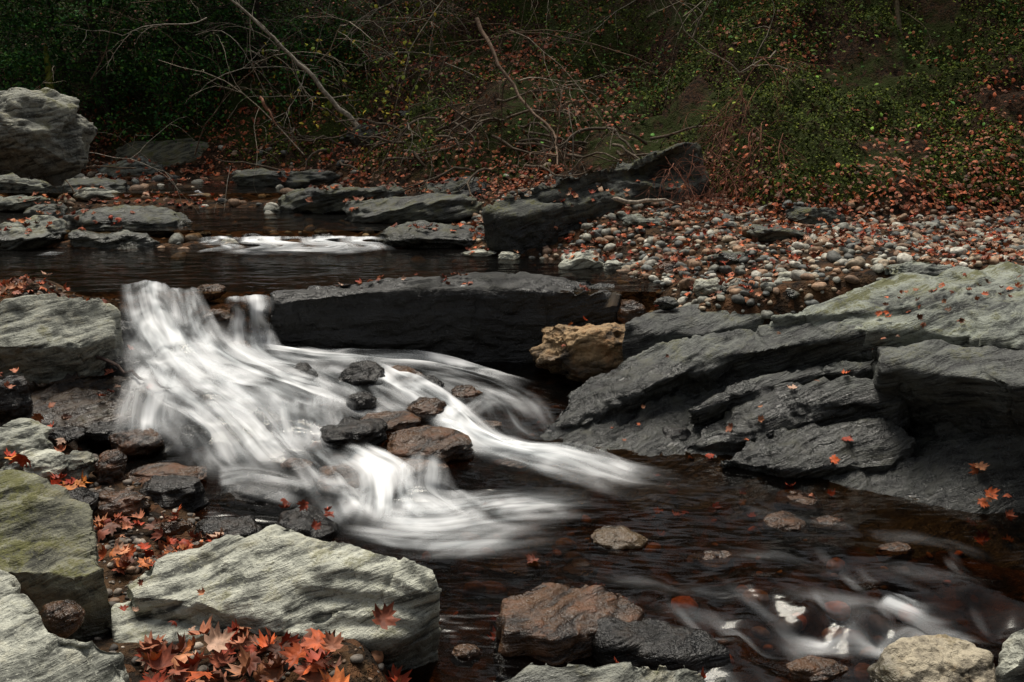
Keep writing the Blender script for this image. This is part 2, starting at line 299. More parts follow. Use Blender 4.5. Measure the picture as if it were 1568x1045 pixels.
P=[L(*t) for t in pts]+[(4.5,4.9,.85),(4.5,3.8,.3),(4.5,3.2,-.1),(3.2,3.4,-.12),(.8,5.15,.1),(1.2,5.2,.25),(1.8,5.2,.4),(2.8,5.4,.5),(4.5,5.5,.55),(-.1,4.7,-.15),(-.1,4.2,-.15),(.4,5.0,-.1),(.7,3.8,-.25),(1.2,3.55,-.3),(2,3.2,-.35),(3,3.0,-.35)]
R=RBF(P); ax=np.arange(-.15,4.4,.011); ay=np.arange(3.2,5.5,.011); X,Y=np.meshgrid(ax,ay); zz=R(X.ravel(),Y.ravel())-.03
ob=mk('schist_outcrop',[(np.c_[X.ravel(),Y.ravel(),zz],gridF(len(ax),len(ay)),None,0)],[ledgem])
displaced(ob,(-.4,.3,.87),.13,.02,.03,51,2.2,.7,.13); displaced(ob,(-.4,.3,.87),.035,.004,.006,52,6,.4,.03)
def bed_(top,base,seed,tper=.07,flare=.93,sh=(0,.05),terr=.6,f=.034,m=ledgem): return slab('schist_outcrop_bed',top,base,m,.012,flare,.02,sn=OSN,period=.08,samp=.008,famp=f,seed=seed,ff=2.4,smooth=5,shift=sh,terr=terr,tper=tper,jit=.05)
bed_([(832,655,.05),(868,602,.15),(940,562,.26),(1010,527,.36),(1150,503,.46),(1250,488,.53),(1345,478,.58),(1360,505,.54),(1270,525,.45),(1160,545,.37),(1050,575,.27),(960,615,.16),(890,652,.06)],-.15,401,sh=(.04,.1),flare=.87)
bed_([(1180,484,.54),(1330,440,.68),(1450,410,.76),(1640,388,.86),(1850,388,.95),(1850,540,.7),(1640,535,.62),(1568,525,.6),(1450,512,.57),(1340,505,.55),(1250,500,.51)],.1,402,.09,f=.035,m=ledget,flare=.84,sh=(0,.15))
bed_([(1042,682,.02),(1080,645,.1),(1140,608,.2),(1250,580,.31),(1370,575,.37),(1400,600,.32),(1370,622,.25),(1250,640,.16),(1150,675,.06)],-.2,403,.05,sh=(.03,.1),flare=.88)
bed_([(1095,705,.01),(1150,672,.07),(1240,645,.15),(1370,638,.2),(1410,670,.14),(1370,710,.04),(1280,715,.02),(1190,718,.0)],-.25,404,.045,flare=.9,sh=(0,.08))
bed_([(1050,630,.14),(1120,590,.25),(1230,560,.35),(1340,545,.42),(1350,560,.39),(1240,585,.29),(1130,620,.17)],-.1,406,.04,sh=(.03,.1),flare=.88)
bed_([(1330,520,.52),(1420,515,.56),(1568,522,.61),(1800,530,.68),(1800,620,.5),(1568,590,.49),(1440,572,.46),(1350,565,.43)],.1,405,.08,.78,(0,.25))
up=[(570,340,835,392,.5,upwet,.5,-4),(700,380,762,397,.5,greyp,.7,0),(762,385,797,403,.5,greyp,.7,0),(852,384,925,424,.5,greyp,.7,0),(922,397,962,420,.5,greyp,.7,0),(1060,418,1110,464,.52,greyp,.8,0),(1103,425,1162,466,.52,upr,.8,0),
(1188,413,1268,448,.58,greyp,.7,0),(1186,438,1240,462,.55,upr,.8,0),(1076,321,1112,339,.74,greyp,.8,0),(990,400,1050,430,.52,brownm,.8,0),(1000,455,1040,472,.5,upr,.8,0),
(-40,334,120,388,.54,upr,.7,2),(90,312,300,375,.55,upwet,.7,-3),(100,350,240,386,.52,upr,.5,0),(-30,295,95,330,.62,upr,.7,0),(-30,262,130,306,.68,upr,.7,0),(50,270,200,310,.66,upwet,.6,0),(110,285,185,308,.68,greyp,.6,0),(-20,232,45,268,.8,mossy,.8,0),
(168,208,400,286,.72,mossy,.5,0),(390,236,470,274,.75,upr,.7,0),(350,255,520,300,.7,upwet,.5,0),(400,285,620,328,.66,upwet,.5,3),(520,300,745,345,.64,upwet,.5,5),(620,275,760,320,.7,upwet,.6,8),(150,240,260,275,.75,upr,.6,0),
(40,310,110,340,.6,upwet,.7,0),(820,340,960,386,.55,upwet,.6,-3),(740,330,860,366,.6,upwet,.5,4),(930,330,1050,358,.68,upr,.5,-10),(1090,385,1165,404,.62,upwet,.5,0),(1350,395,1480,432,.68,ledget,.6,-3),(1130,345,1260,372,.72,upwet,.5,-5),
(365,358,415,378,.53,blackm,.6,0),(478,358,520,376,.53,blackm,.6,0),(295,352,325,372,.53,blackm,.6,0)]
for i,(a,b,c,d,z,m,dr,ti) in enumerate(up):
    big=(c-a)>90
    rock('stream_slab' if big else 'pale_stone',a,b,c,d,z,m,dr,seed=200+i,emb=.25,tilt=ti,cut=.6,samp=.012 if big else .002,famp=.018 if big else .004,sn=(-.3,-.05,.95),terr=.6 if big else 0,tper=.05)
rock('large_boulder',-120,128,128,262,.75,mat_rock('boulder_schist',(.05,.05,.042),(.36,.36,.3),(.16,.12,.06),moss=.4,wetz=1.08,brn=.4),.7,seed=301,emb=.95,sub=6,cut=.6,famp=.03)
slab('bank_rock_ledge',[(740,322,.8),(800,285,.95),(880,262,1.05),(980,232,1.15),(1065,212,1.25),(1075,245,1.05),(1045,290,.9),(900,308,.85),(800,330,.78)],.5,bankrk,voxel=.02,samp=.02,famp=.04,seed=35,sn=(-.5,.3,.8),period=.1,terr=.6,tper=.1)
for i,(a,b,c,d,z) in enumerate([(520,190,640,235,1.0),(600,165,720,215,1.15),(1450,145,1485,178,1.9),(1200,315,1290,350,.75),(1000,255,1060,300,.85)]):
    rock('bank_rock',a,b,c,d,z,bankrk,.6,seed=320+i,emb=.4,famp=.02)
# ---------------- drop helper ----------------
def drop(xs,ys,z0=6.,only=None):
    dg=bpy.context.evaluated_depsgraph_get(); P=[];Nn=[];ok=[]
    for x,y in zip(xs,ys):
        h,loc,n,_,o,_=S.ray_cast(dg,(x,y,z0 if y<12 else 40),(0,0,-1))
        if h and only and not o.name.startswith(only): h=False
        ok.append(h); P.append(loc[:] if h else (0,0,0)); Nn.append(n[:] if h else (0,0,1))
    return np.array(P),np.array(Nn),np.array(ok)
def pebbles(name,n,fx,smin,smax,palette,sub=2,sink=.3,zmax=9,only='forest_ground',pw=2.5):
    x,y=fx(n); P,Nn,ok=drop(x,y,only=only); ok&=P[:,2]<zmax; P,Nn=P[ok],Nn[ok]; n=len(P)
    s=smin+(smax-smin)*rng.random(n)**pw; parts=[]
    for k in range(6):
        b=stoneV(ICO[sub][0],500+k,7,.7,.03)*[1,.75,.55]; q=np.arange(n)%6==k
        if not q.any(): continue
        C=np.array(palette)[rng.integers(0,len(palette),q.sum())]*(.6+.7*rng.random((q.sum(),1)))
        parts.append(inst(b,ICO[sub][1],frames(Nn[q]*.3+[0,0,.7],rng.random(q.sum())*6.28,.25,s[q]),P[q]+np.c_[0*s[q],0*s[q],s[q]*(.5-sink)],C,0))
    return mk(name,parts,[gravel])
pal=[(.2,.2,.17),(.3,.29,.24),(.13,.135,.125),(.3,.24,.17),(.2,.13,.085),(.42,.40,.34),(.1,.1,.09),(.25,.16,.10)]
def f1(n):
    y=5.1+2.9*rng.random(n); x=-.3+4.9*rng.random(n); xg=np.interp(y,[4.9,5.4,5.8,6.45,6.9,8],[.75,.8,.75,.35,-.2,-.6]); k=x>xg
    return x[k],y[k]
pebbles('gravel_bar',6000,f1,.012,.05,pal,zmax=.84)
def f1b(n):
    y=5.3+1.5*rng.random(n); x=.4+4.*rng.random(n); k=x>1.1-.4*(y-5.3); return x[k],y[k]
pebbles('cobbles',190,f1b,.035,.075,pal,3,.2,zmax=.84)
def f2(n):
    y=2.2+3.4*rng.random(n); xl=np.interp(y,[0,2.0,2.7,3.4,4.3,5.1,5.7],[.1,-.1,-.2,-.75,-1.8,-2.15,-2.45]); return xl-1.2*rng.random(n)+.15,y
pebbles('bank_pebbles',2600,f2,.006,.026,[(.14,.12,.1),(.25,.21,.17),(.08,.07,.06),(.18,.12,.08)],zmax=.6)
def f3(n): return -1.2+4.5*rng.random(n),1.8+3.4*rng.random(n)
pebbles('streambed_stones',700,f3,.015,.065,[(.24,.11,.055),(.16,.08,.04),(.3,.18,.09),(.08,.05,.03),(.4,.12,.04)],zmax=.03)
def f4(n): return -5+6*rng.random(n),6.9+4*rng.random(n)
pebbles('upstream_stones',700,f4,.02,.08,pal,zmax=.95)
# ---------------- leaves ----------------
half=[(0,0),(.14,-.1),(.40,-.04),(.30,.12),(.62,.3),(.50,.38),(.66,.62),(.36,.56),(.24,.6),(.32,.86),(.14,.8)]
tipo=(0,1.12)
outl=[half[0]]+half[1:]+[tipo]+[(-a,b) for a,b in half[:0:-1]]
def maple(curl,fold,seed):
    r=np.random.default_rng(seed); o=np.array(outl); c=np.array([0,.34]); ring=c+(o-c)*.5
    P=np.r_[[c],ring,o]; n=len(o); x=P[:,0];y=P[:,1]-.4
    z=curl*(x**2+y**2)*1.2+fold*np.abs(x)+.10*np.sin(5*x+seed)*np.cos(4*y+seed*2)+r.normal(0,.02,len(P))
    V=np.c_[x,y,z]; F=[]
    for i in range(n):
        j=(i+1)%n; F.append((0,1+i,1+j)); F+=[(1+i,1+n+i,1+n+j),(1+i,1+n+j,1+j)]
    k=len(V); V=np.r_[V,[[-.012,-.38,0],[.012,-.38,0],[.03,-.85,.12]]]; F.append((k,k+1,k+2))
    return V,np.array(F)
ML=[maple(a,b,i) for i,(a,b) in enumerate([(.5,.1),(-.4,.2),(.9,-.1),(.2,.5),(-.6,-.2),(.7,.4)])]
SL=(np.array([[0,-.5,0],[.32,-.1,.14],[.2,.3,.08],[0,.55,-.1],[-.2,.3,.1],[-.32,-.1,.12]]),np.array([[0,1,5],[1,2,4],[1,4,5],[2,3,4]]))
RED=[(.33,.05,.02),(.42,.085,.025),(.25,.04,.018),(.38,.16,.08),(.22,.065,.035),(.42,.13,.04),(.32,.12,.065),(.16,.045,.025),(.42,.26,.18),(.13,.055,.035)]
BRN=[(.28,.07,.03),(.17,.058,.028),(.35,.095,.035),(.34,.15,.075),(.10,.045,.022),(.42,.10,.035)]
def leaves(name,xs,ys,smin,smax,palette,tilt=.3,lift=.01,big=True,mask=None,stack=0.,only=None):
    P,Nn,ok=drop(xs,ys,only=only)
    if mask is not None: ok&=mask(P,Nn)
    P,Nn=P[ok],Nn[ok];n=len(P)
    if n==0: return None
    s=smin+(smax-smin)*rng.random(n); P=P+Nn*lift; P[:,2]+=stack*rng.random(n)
    C=np.array(palette)[rng.integers(0,len(palette),n)]*(.55+.75*rng.random((n,1))); R=frames(Nn+[0,0,.3],rng.random(n)*6.28,tilt,s)
    if not big: return mk(name,[inst(SL[0],SL[1],R,P,C,0)],[leafm],False)
    parts=[]
    for k in range(6):
        q=np.arange(n)%6==k
        if q.any(): parts.append(inst(ML[k][0],ML[k][1],R[q],P[q],C[q],0))
    return mk(name,parts,[leafm],True)
def blob(u0,v0,u1,v1,z,n):
    u=rng.uniform(u0,u1,n);v=rng.uniform(v0,v1,n); q=np.array([L(a,b,z) for a,b in zip(u,v)]); return q[:,0],q[:,1]
def pile(name,bx,n,s0=.04,s1=.065,pal=RED,tilt=.5,stack=.05,**k):
    x,y=blob(*bx,n); leaves(name,x,y,s0,s1,pal,tilt,.012,True,None,stack,**k)
pile('maple_leaf_pile',(225,1010,515,1085,.06),80,.045,.075,stack=.07,tilt=.55)
pile('maple_leaf_pile',(590,990,690,1050,.04),30,.04,.07,stack=.06)
pile('maple_leaf_pile',(15,700,130,748,.2),26,.04,.065,[(.6,.2,.04),(.5,.08,.03),(.4,.06,.03)],stack=.06)
pile('maple_leaf_pile',(150,785,340,865,.08),75,.03,.055,stack=.03)
pile('maple_leaf_pile',(-10,435,175,466,.55),110,.035,.055,stack=.06,pal=RED+BRN)
pile('fallen_leaves',(690,835,980,905,-.03),12,.04,.06,stack=.01,tilt=.1)
pile('fallen_leaves',(415,780,520,830,.05),14,.03,.05,[(.2,.04,.02),(.3,.05,.02)])
pile('fallen_leaves',(550,830,640,870,.1),14,.03,.05,[(.2,.04,.02),(.3,.05,.02)])
pile('fallen_leaves',(-10,850,50,900,.35),12,.04,.06,BRN)
pile('fallen_leaves',(1340,495,1568,520,.55),44,.018,.03,BRN)
pile('fallen_leaves',(900,570,1300,640,.25),12,.014,.022,BRN)
pile('fallen_leaves',(1480,735,1568,790,0),14,.03,.05,BRN)
pile('fallen_leaves',(1000,690,1300,780,-.05),24,.03,.045,tilt=.15,stack=0)
pile('fallen_leaves',(480,415,720,436,.54),60,.02,.035,pal=RED+BRN,stack=.01)
pile('fallen_leaves',(0,590,100,650,.2),16,.03,.05)
pile('fallen_leaves',(150,535,250,600,.25),10,.03,.045)
pile('fallen_leaves',(180,920,330,960,.14),7,.018,.03)
pile('fallen_leaves',(700,1000,1100,1045,.05),6,.03,.05)
pile('fallen_leaves',(850,500,1010,580,.25),6,.02,.035)
n=4600; y=5.1+3.6*rng.random(n); x=-.3+5*rng.random(n)
leaves('gravel_leaves',x,y,.02,.042,RED+BRN,.35,.012,True,lambda P,N:(P[:,2]>.5)&(P[:,2]<.95)&(fbm(P*1.6,2,44)+.3*(P[:,1]-6)>-.1),.01)
n=3600; y=6.9+4.6*rng.random(n); x=-5.5+6*rng.random(n)
leaves('streamside_leaves',x,y,.03,.055,RED+BRN,.3,.01,True,lambda P,N:(P[:,2]>.6)&(fbm(P*1.3,2,45)>-.1),.01)
n=72000; y=6.8+10*rng.random(n)**1.4; x=(rng.random(n)*2-1)*(y*.56+.5)
leaves('leaf_litter',x,y,.022,.055,BRN,.5,.012,False,lambda P,N:(P[:,2]>.72)&(fbm(P*1.3,3,46)+.4*rng.normal(0,1,len(P))>np.where(P[:,0]>1.1,np.clip((P[:,2]-.85)*1.0,-.25,.52),-.18)),.03,only='forest_ground')
# ---------------- woody things ----------------
class Wood:
    def __init__(s): s.V=[];s.F=[];s.C=[];s.o=0;s.tips=[]
    def tube(s,P,r,col,k=5):
        P=np.asarray(P,float);n=len(P);r=np.broadcast_to(r,(n,)) if np.ndim(r) else np.linspace(r,r*.35,n)
        d=np.gradient(P,axis=0); d/=np.linalg.norm(d,axis=1,keepdims=True)+1e-9
        a=np.cross(d,[.31,.2,.93]+0*d); a/=np.linalg.norm(a,axis=1,keepdims=True)+1e-9; b=np.cross(d,a)
        t=np.arange(k)*2*np.pi/k
        V=P[:,None]+r[:,None,None]*(np.cos(t)[None,:,None]*a[:,None]+np.sin(t)[None,:,None]*b[:,None])
        i=np.arange(n*k).reshape(n,k);j=np.roll(i,-1,1)
        F=np.stack([i[:-1],j[:-1],j[1:],i[1:]],-1).reshape(-1,4)+s.o
        s.V.append(V.reshape(-1,3));s.F.append(F);s.C.append(np.tile(col,(n*k,1))*(.7+.6*rng.random((n*k,1))));s.o+=n*k
    def grow(s,p,d,ln,r,col,depth,grav=-.15,wig=.25,kids=5,k=4,cr=.5):
        n=8; P=[np.array(p,float)]; d=unit(d)
        for i in range(n):
            d=unit(d+rng.normal(0,wig,3)*.5+[0,0,grav/n*2]); P.append(P[-1]+d*ln/n)
        P=np.array(P); s.tube(P,r,col,k); s.tips.append(P[-1])
        if depth>0:
            for _ in range(kids):
                i=rng.integers(2,n+1); dd=unit((P[i]-P[i-1])/(ln/n)+rng.normal(0,.7,3))
                s.grow(P[i],dd,ln*cr*(.6+.7*rng.random()),max(r*.5,.0018),col,depth-1,grav,wig,max(2,kids-1),3,cr)
                s.tips.append(P[i])
    def part(s,m=0): return (np.concatenate(s.V),np.concatenate(s.F),np.concatenate(s.C),m)
def gz(x,y): return float(height(np.array([x],float),np.array([y],float))[0])
def spray(tips,per,spread,smin,smax,pal,flat=.5,m=1,shape=SL):
    t=np.repeat(np.array(tips),per,0); P=t+rng.normal(0,1,t.shape)*np.array([spread,spread,spread*flat]); n=len(P)
    C=np.array(pal)[rng.integers(0,len(pal),n)]*(.45+.9*rng.random((n,1)))
    return inst(shape[0],shape[1],frames(np.tile([0,0,1.],(n,1)),rng.random(n)*6.28,.5,smin+(smax-smin)*rng.random(n)),P,C,m)
GRN=[(.04,.15,.03),(.07,.2,.045),(.11,.23,.035),(.03,.09,.03)]
YG=[(.42,.42,.045),(.24,.3,.05),(.5,.38,.05),(.15,.22,.035)]
CAN=[(.1,.09,.02),(.05,.08,.02),(.16,.07,.02)]
def tree(name,x,y,h,r,lean,bark,pal,br=7,bl=1.5,start=.4,per=14,spread=.35,ls=.12,grav=-.2,depth=1):
    w=Wood(); z=gz(x,y)-.1; n=12; k=np.linspace(0,1,n)
    P=np.c_[x+lean[0]*k*h+.05*h*.3*np.sin(k*5+x),y+lean[1]*k*h+.04*np.cos(k*4),z+k*h]
    w.tube(P,np.linspace(r,r*.3,n)*(1+.5*np.exp(-k*12)),bark,9); w.tips=[]
    for i in range(br):
        t=start+(1-start)*rng.random(); q=np.array([np.interp(t,k,P[:,j]) for j in range(3)]); a=rng.random()*6.28
        w.grow(q,(math.cos(a),math.sin(a),.25),bl*(1.2-t*.6),r*.3,bark,depth,grav,.25,4,4)
    return mk(name,[w.part(0),spray(w.tips,per,spread,ls*.6,ls*1.3,pal)],[barkm,greenm],True)
BK=(.06,.05,.04)
for x,y,h in[(-4.7,11.7,3.4),(-3.8,11.9,3.4),(-6.2,12.2,3.8),(-2.9,12.2,3.2),(-5.5,12.6,4.2),(-4.2,13.2,4.6)]:
    tree('hemlock_tree',x,y,h,.03,(rng.normal(0,.05),-.12),BK,GRN,40,1.1,.02,44,.12,.042,-.5)
for x,y,h,r in[(-1.6,14,9,.12),(.6,15,10,.14),(3.4,13.5,9,.11),(6.4,13.5,10,.12),(-4.5,16,10,.16),(-.8,17,10,.2),(2.6,17,10,.18),(-8,17,10,.2)]:
    tree('maple_tree',x,y,h,r,(rng.normal(0,.06),.0),(.06,.055,.04),CAN,14,2.2,.4,16,.5,.2,0.,1)
for x,y in[(-10,6),(11,5),(-4,-9),(4,-9),(12,12),(-13,12)]:  # unseen trees around the valley, added to keep sky out of reflections
    tree('maple_tree',x,y,9,.2,(0,0),(.05,.045,.035),CAN,14,2.6,.3,18,.6,.3,0.,1)
def under(name,n,xr,yr,s0,s1,pal,hz,thr,seed,tilt=.8,fr=1.1):
    y=rng.uniform(*yr,n);x=rng.uniform(*xr,n); z=height(x,y); P=np.c_[x,y,z+hz*rng.random(n)**1.6]
    q=(fbm(np.c_[x,y,0*x]*fr,3,seed)>thr)&(z>.8); P=P[q];n=len(P)
    C=np.array(pal)[rng.integers(0,len(pal),n)]*(.4+1.*rng.random((n,1)))
    return mk(name,[inst(SL[0],SL[1],frames(np.tile([0,-.3,1.],(n,1)),rng.random(n)*6.28,tilt,rng.uniform(s0,s1,n)),P,C,0)],[greenm],False)
MG=[(.07,.10,.012),(.12,.145,.018),(.045,.07,.012)]
under('moss_groundcover',110000,(1.2,7),(6.9,11.5),.012,.032,MG,.07,-.3,61,fr=1.5)
under('moss_groundcover',36000,(-3,1.4),(8.2,13),.012,.036,MG,.08,.0,64)
under('undergrowth',36000,(-8,7),(8.6,13.5),.02,.05,[(.05,.12,.025),(.09,.15,.03),(.13,.17,.035),(.26,.10,.04)],.35,-.05,62,fr=1.6)
under('yellowing_shrub',520,(-2.6,-.8),(9.8,11),.035,.07,YG,1.4,-.3,63)
under('seedling_leaves',220,(-1,5),(7,9.5),.03,.055,[(.2,.36,.05),(.35,.4,.06),(.12,.28,.06)],.25,.1,66)
w=Wood()
for _ in range(135):
    y=8.3+4.5*rng.random(); x=(rng.random()*2-1)*(y*.52); 
    if x>1.2:
        y+=.6
        if rng.random()<.5: continue
    z=gz(x,y)+.2+1.5*rng.random()
    g=[(.24,.21,.17),(.14,.10,.07),(.09,.065,.045),(.34,.29,.22)][rng.integers(0,4)]
    w.grow((x,y,z),(rng.normal(0,.8),-.3,rng.normal(.1,.5)),.7+.9*rng.random(),.003+.005*rng.random(),g,2,-.35,.3,4,4,.5)
mk('bare_branches',[w.part()],[barkm])
w=Wood()
for _ in range(40):
    x=1.05+.9*rng.random(); y=7.1+.7*rng.random(); 
    w.grow((x,y,gz(x,y)+.2+.2*rng.random()),(rng.normal(-.3,.6),-.5,rng.normal(-.3,.4)),.45,.004,(.2,.09,.06),2,-.3,.3,5,3,.55)
mk('dead_brush',[w.part()],[barkm])
w=Wood()
for _ in range(44):
    x=-2.4+3.6*rng.random(); y=np.interp(x,[-1.9,-.2,1.3],[9.7,8.3,7.9])+.1+.7*rng.random()
    w.grow((x,y,gz(x,y)+.1),(rng.normal(0,1),-.4,.1),.7,.014,(.12,.095,.07),1,-.3,.5,3,5,.5)
mk('exposed_roots',[w.part()],[barkm])
def stick(name,pts,r,col,kids=0):
    w=Wood(); P=np.array(pts); t=np.linspace(0,1,16); k=np.linspace(0,1,len(P))
    C=np.stack([np.interp(t,k,P[:,j]) for j in range(3)],1)+rng.normal(0,.008,(16,3)); w.tube(C,r,col,7)
    for i in range(kids):
        q=C[rng.integers(3,16)]; w.grow(q,rng.normal(0,1,3),.5,.006,col,1,-.2)
    mk(name,[w.part()],[barkm])
stick('leaning_sapling',[Q(545,195,9.6),Q(480,120,9.5),Q(420,60,9.4),Q(330,-20,9.3)],.026,(.34,.3,.24),6)
stick('leaning_branch',[Q(730,30,8.6),Q(760,95,8.4),Q(800,155,8.2),Q(850,205,7.9),Q(855,250,7.6)],.018,(.2,.14,.1),5)
stick('drooping_branch',[Q(1190,80,7.9),Q(1130,110,7.8),Q(1060,60,7.8),Q(1010,-20,7.9)],.008,(.2,.17,.13),5)
stick('fallen_branch',[L(795,313,.83),L(880,307,.84),L(960,306,.85),L(1033,309,.83)],.028,(.34,.29,.23))
stick('young_tree',[Q(1398,125,9.2),Q(1380,80,9.2),Q(1372,0,9.3),Q(1368,-60,9.3)],.03,(.16,.13,.08),4)
stick('mossy_post',[Q(78,150,11),Q(74,110,11),Q(70,72,11)],.05,(.2,.22,.04))
stick('driftwood_twig',[L(150,545,.33),L(200,570,.28),L(260,592,.24),L(305,602,.21)],.01,(.05,.035,.03),0)
stick('dead_stick',[Q(398,150,9),Q(425,195,9)],.015,(.4,.2,.13))
# ---------------- water ----------------
RB=[]
def rb(pts,foam,bl=.02,endf=(.1,.25),edge=2.): RB.append((pts,foam,bl,endf,edge))
rb([(222,444,.505,.15),(224,462,.47,.15),(235,500,.38,.18),(262,550,.29,.24),(310,600,.22,.3),(370,640,.15,.33),(430,685,.08,.3)],1.05,.04,(.02,.3))
rb([(282,446,.505,.10),(288,470,.46,.11),(305,520,.35,.17),(350,560,.27,.24),(420,592,.21,.28),(500,622,.15,.28),(560,645,.1,.2)],.95,.03,(.02,.3))
rb([(382,461,.505,.135),(383,475,.47,.135),(386,515,.33,.135),(400,545,.26,.18),(470,565,.21,.2),(560,580,.16,.18)],.85,.02,(.01,.35),4)
rb([(390,540,.27,.15),(480,548,.22,.18),(580,552,.17,.17),(680,560,.14,.14),(770,578,.11,.1),(830,600,.09,.08)],.9,.02,(.1,.4))
rb([(560,560,.17,.16),(620,590,.14,.16),(680,630,.09,.15),(730,672,.05,.15),(790,695,.03,.16),(880,715,.01,.18),(980,742,0,.18),(1140,768,0,.14)],1.1,.03,(.1,.45))
rb([(640,640,.09,.1),(710,665,.06,.12),(790,690,.03,.14),(870,700,.02,.14),(980,732,.0,.13),(1060,750,0,.1)],1.0,.02,(.2,.5))
rb([(255,560,.27,.18),(238,610,.18,.2),(232,660,.1,.17),(240,700,.05,.12)],.85,.03,(.1,.4))
rb([(340,610,.2,.42),(370,640,.15,.42),(400,675,.08,.42),(430,710,.04,.34),(470,735,.02,.2)],.85,.04,(.15,.4))
rb([(470,610,.17,.25),(470,640,.13,.25),(480,680,.07,.25),(500,705,.05,.2)],.75,.03,(.15,.4))
rb([(530,692,.08,.2),(575,720,.06,.22),(590,755,.02,.25),(590,790,.0,.28),(580,830,.0,.26)],1.0,.04,(.15,.35))
rb([(640,705,.07,.12),(640,735,.05,.16),(640,765,.01,.22),(680,795,.0,.25),(740,830,.0,.22)],1.0,.03,(.15,.4))
rb([(560,775,.01,.15),(650,785,.01,.18),(740,778,.0,.2),(850,768,.0,.18),(960,768,0,.12)],.9,.02,(.2,.5))
rb([(500,800,.0,.1),(640,818,.0,.16),(760,815,.0,.18),(900,805,.0,.12)],.65,.01,(.2,.5))
rb([(470,690,.06,.12),(500,725,.04,.15),(530,770,.01,.15),(560,810,.0,.15)],.7,.02)
rb([(600,560,.14,.2),(700,585,.11,.25),(770,620,.08,.25),(800,660,.04,.2),(850,690,.02,.15)],.45,.01)
rb([(700,640,.07,.12),(760,600,.1,.12),(820,620,.08,.1)],.4,.01)
rb([(330,740,.05,.15),(380,735,.05,.18),(440,750,.03,.16),(500,770,.01,.1)],.55,.02)
rb([(480,560,.2,.35),(560,600,.14,.35),(640,650,.09,.25)],.55,.0)
rb([(260,500,.42,.35),(300,560,.28,.4),(380,610,.2,.45),(470,660,.1,.4)],.5,.06,(.2,.3))
rb([(942,449,.51,.05),(935,470,.42,.05),(925,500,.28,.06),(900,525,.16,.1),(840,530,.14,.12),(780,528,.13,.06)],.85,.01,(.02,.4))
for (u,w_) in [(335,.15),(395,.16),(430,.18),(500,.2),(555,.18)]:
    rb([(u,364,.60,w_),(u,370,.58,w_),(u+4,380,.53,w_*1.15),(u+8,388,.512,w_*1.3)],1.05,.01,(.05,.4),3)
rb([(320,382,.515,.15),(420,384,.512,.2),(520,383,.512,.2),(600,378,.512,.1)],.85,.0,(.3,.3),2)
rb([(305,293,.71,.12),(305,300,.67,.12),(310,308,.62,.13)],.9,.01,(.05,.2),4)
rb([(60,388,.512,.12),(100,389,.512,.06)],.5,.0,(.3,.3),2)
rb([(1350,900,-.03,.05),(1375,917,-.05,.08),(1420,938,-.08,.10),(1500,930,-.09,.07)],.85,.03,(.2,.5))
rb([(1150,930,-.05,.04),(1200,965,-.08,.05),(1260,990,-.12,.06),(1340,1005,-.15,.07),(1440,1000,-.15,.08),(1520,985,-.15,.06)],.6,.01,(.4,.4))
rb([(1370,935,-.06,.06),(1440,955,-.09,.07),(1540,975,-.12,.08)],.5,.01,(.3,.5))
for k in range(14):
    u=rng.uniform(820,1350);v=rng.uniform(740,940)
    rb([(u,v,-.02,.05),(u+90,v+14,-.03,.07),(u+180,v+34,-.05,.06),(u+250,v+62,-.06,.03)],.12+.10*rng.random(),.0,(.4,.4))
for k in range(10):
    u=rng.uniform(960,1200);v=rng.uniform(850,1000)
    rb([(u,v,-.04,.02),(u+40,v+45,-.07,.035),(u+90,v+85,-.10,.035),(u+160,v+110,-.12,.02)],.15+.13*rng.random(),.0,(.4,.4))
for k in range(9):
    u=rng.uniform(1200,1500);v=rng.uniform(820,900)
    rb([(u,v,-.03,.02),(u+15,v+30,-.05,.03),(u+40,v+60,-.08,.02)],.15+.12*rng.random(),.0,(.4,.4))
wc=[]
for pts,f,*_ in RB:
    for (u,v,z,wd) in pts:
        if z<.46: wc.append(L(u,v,z-.03))
wc+=[L(*t) for t in [(600,540,.14),(750,535,.12),(860,560,.1),(800,600,.08),(1000,760,-.02),(1300,800,-.04),(900,850,-.03),(1568,830,-.05),(1300,900,-.07),(700,950,-.06),(720,1040,-.08),(1000,900,-.05),(1568,900,-.1),(300,740,.02),(200,680,.03),(820,700,-.0),(1000,1045,-.15),(100,660,.02),(200,600,.12)]]
wc+=[(-1.8,5.45,.3),(-1.,5.6,.13),(0,5.6,.11),(.6,5.5,.1),(-3,4,.0),(-3,2,-.1),(0,1.2,-.2),(5,1.2,-.3),(5,3,-.2),(-3,5.5,.2),(3,2.3,-.2),(4.5,4.5,-.1),(2,4.6,-.05)]
wc2=[]
for q in wc:
    if all(math.hypot(q[0]-s[0],q[1]-s[1])>.07 for s in wc2): wc2.append(q)
WR=RBF(wc2)
ax=np.arange(-3,5,.025);ay=np.arange(1.2,5.66,.025);X,Y=np.meshgrid(ax,ay);x,y=X.ravel(),Y.ravel()
z=WR(x,y); z=np.minimum(z,.42); z=z+.006*fbm(np.c_[x*2.5,y*5,0*x],3,71)
parts=[(np.c_[x,y,z],gridF(len(ax),len(ay)),None,0)]
def sheet(x0,x1,y0,y1,z,st=.06):
    ax=np.arange(x0,x1,st);ay=np.arange(y0,y1,st);X,Y=np.meshgrid(ax,ay); x,y=X.ravel(),Y.ravel()
    parts.append((np.c_[x,y,z+.003*fbm(np.c_[x*2,y*7,0*x],3,72)],gridF(len(ax),len(ay)),None,0))
sheet(-5,.9,5.57,7.25,.5); sheet(-5,-.2,7.22,8.75,.6); sheet(-6,-1,8.7,12,.7)
N=NT('stream_water'); g=N.n('ShaderNodeNewGeometry'); p=g.outputs['Position']
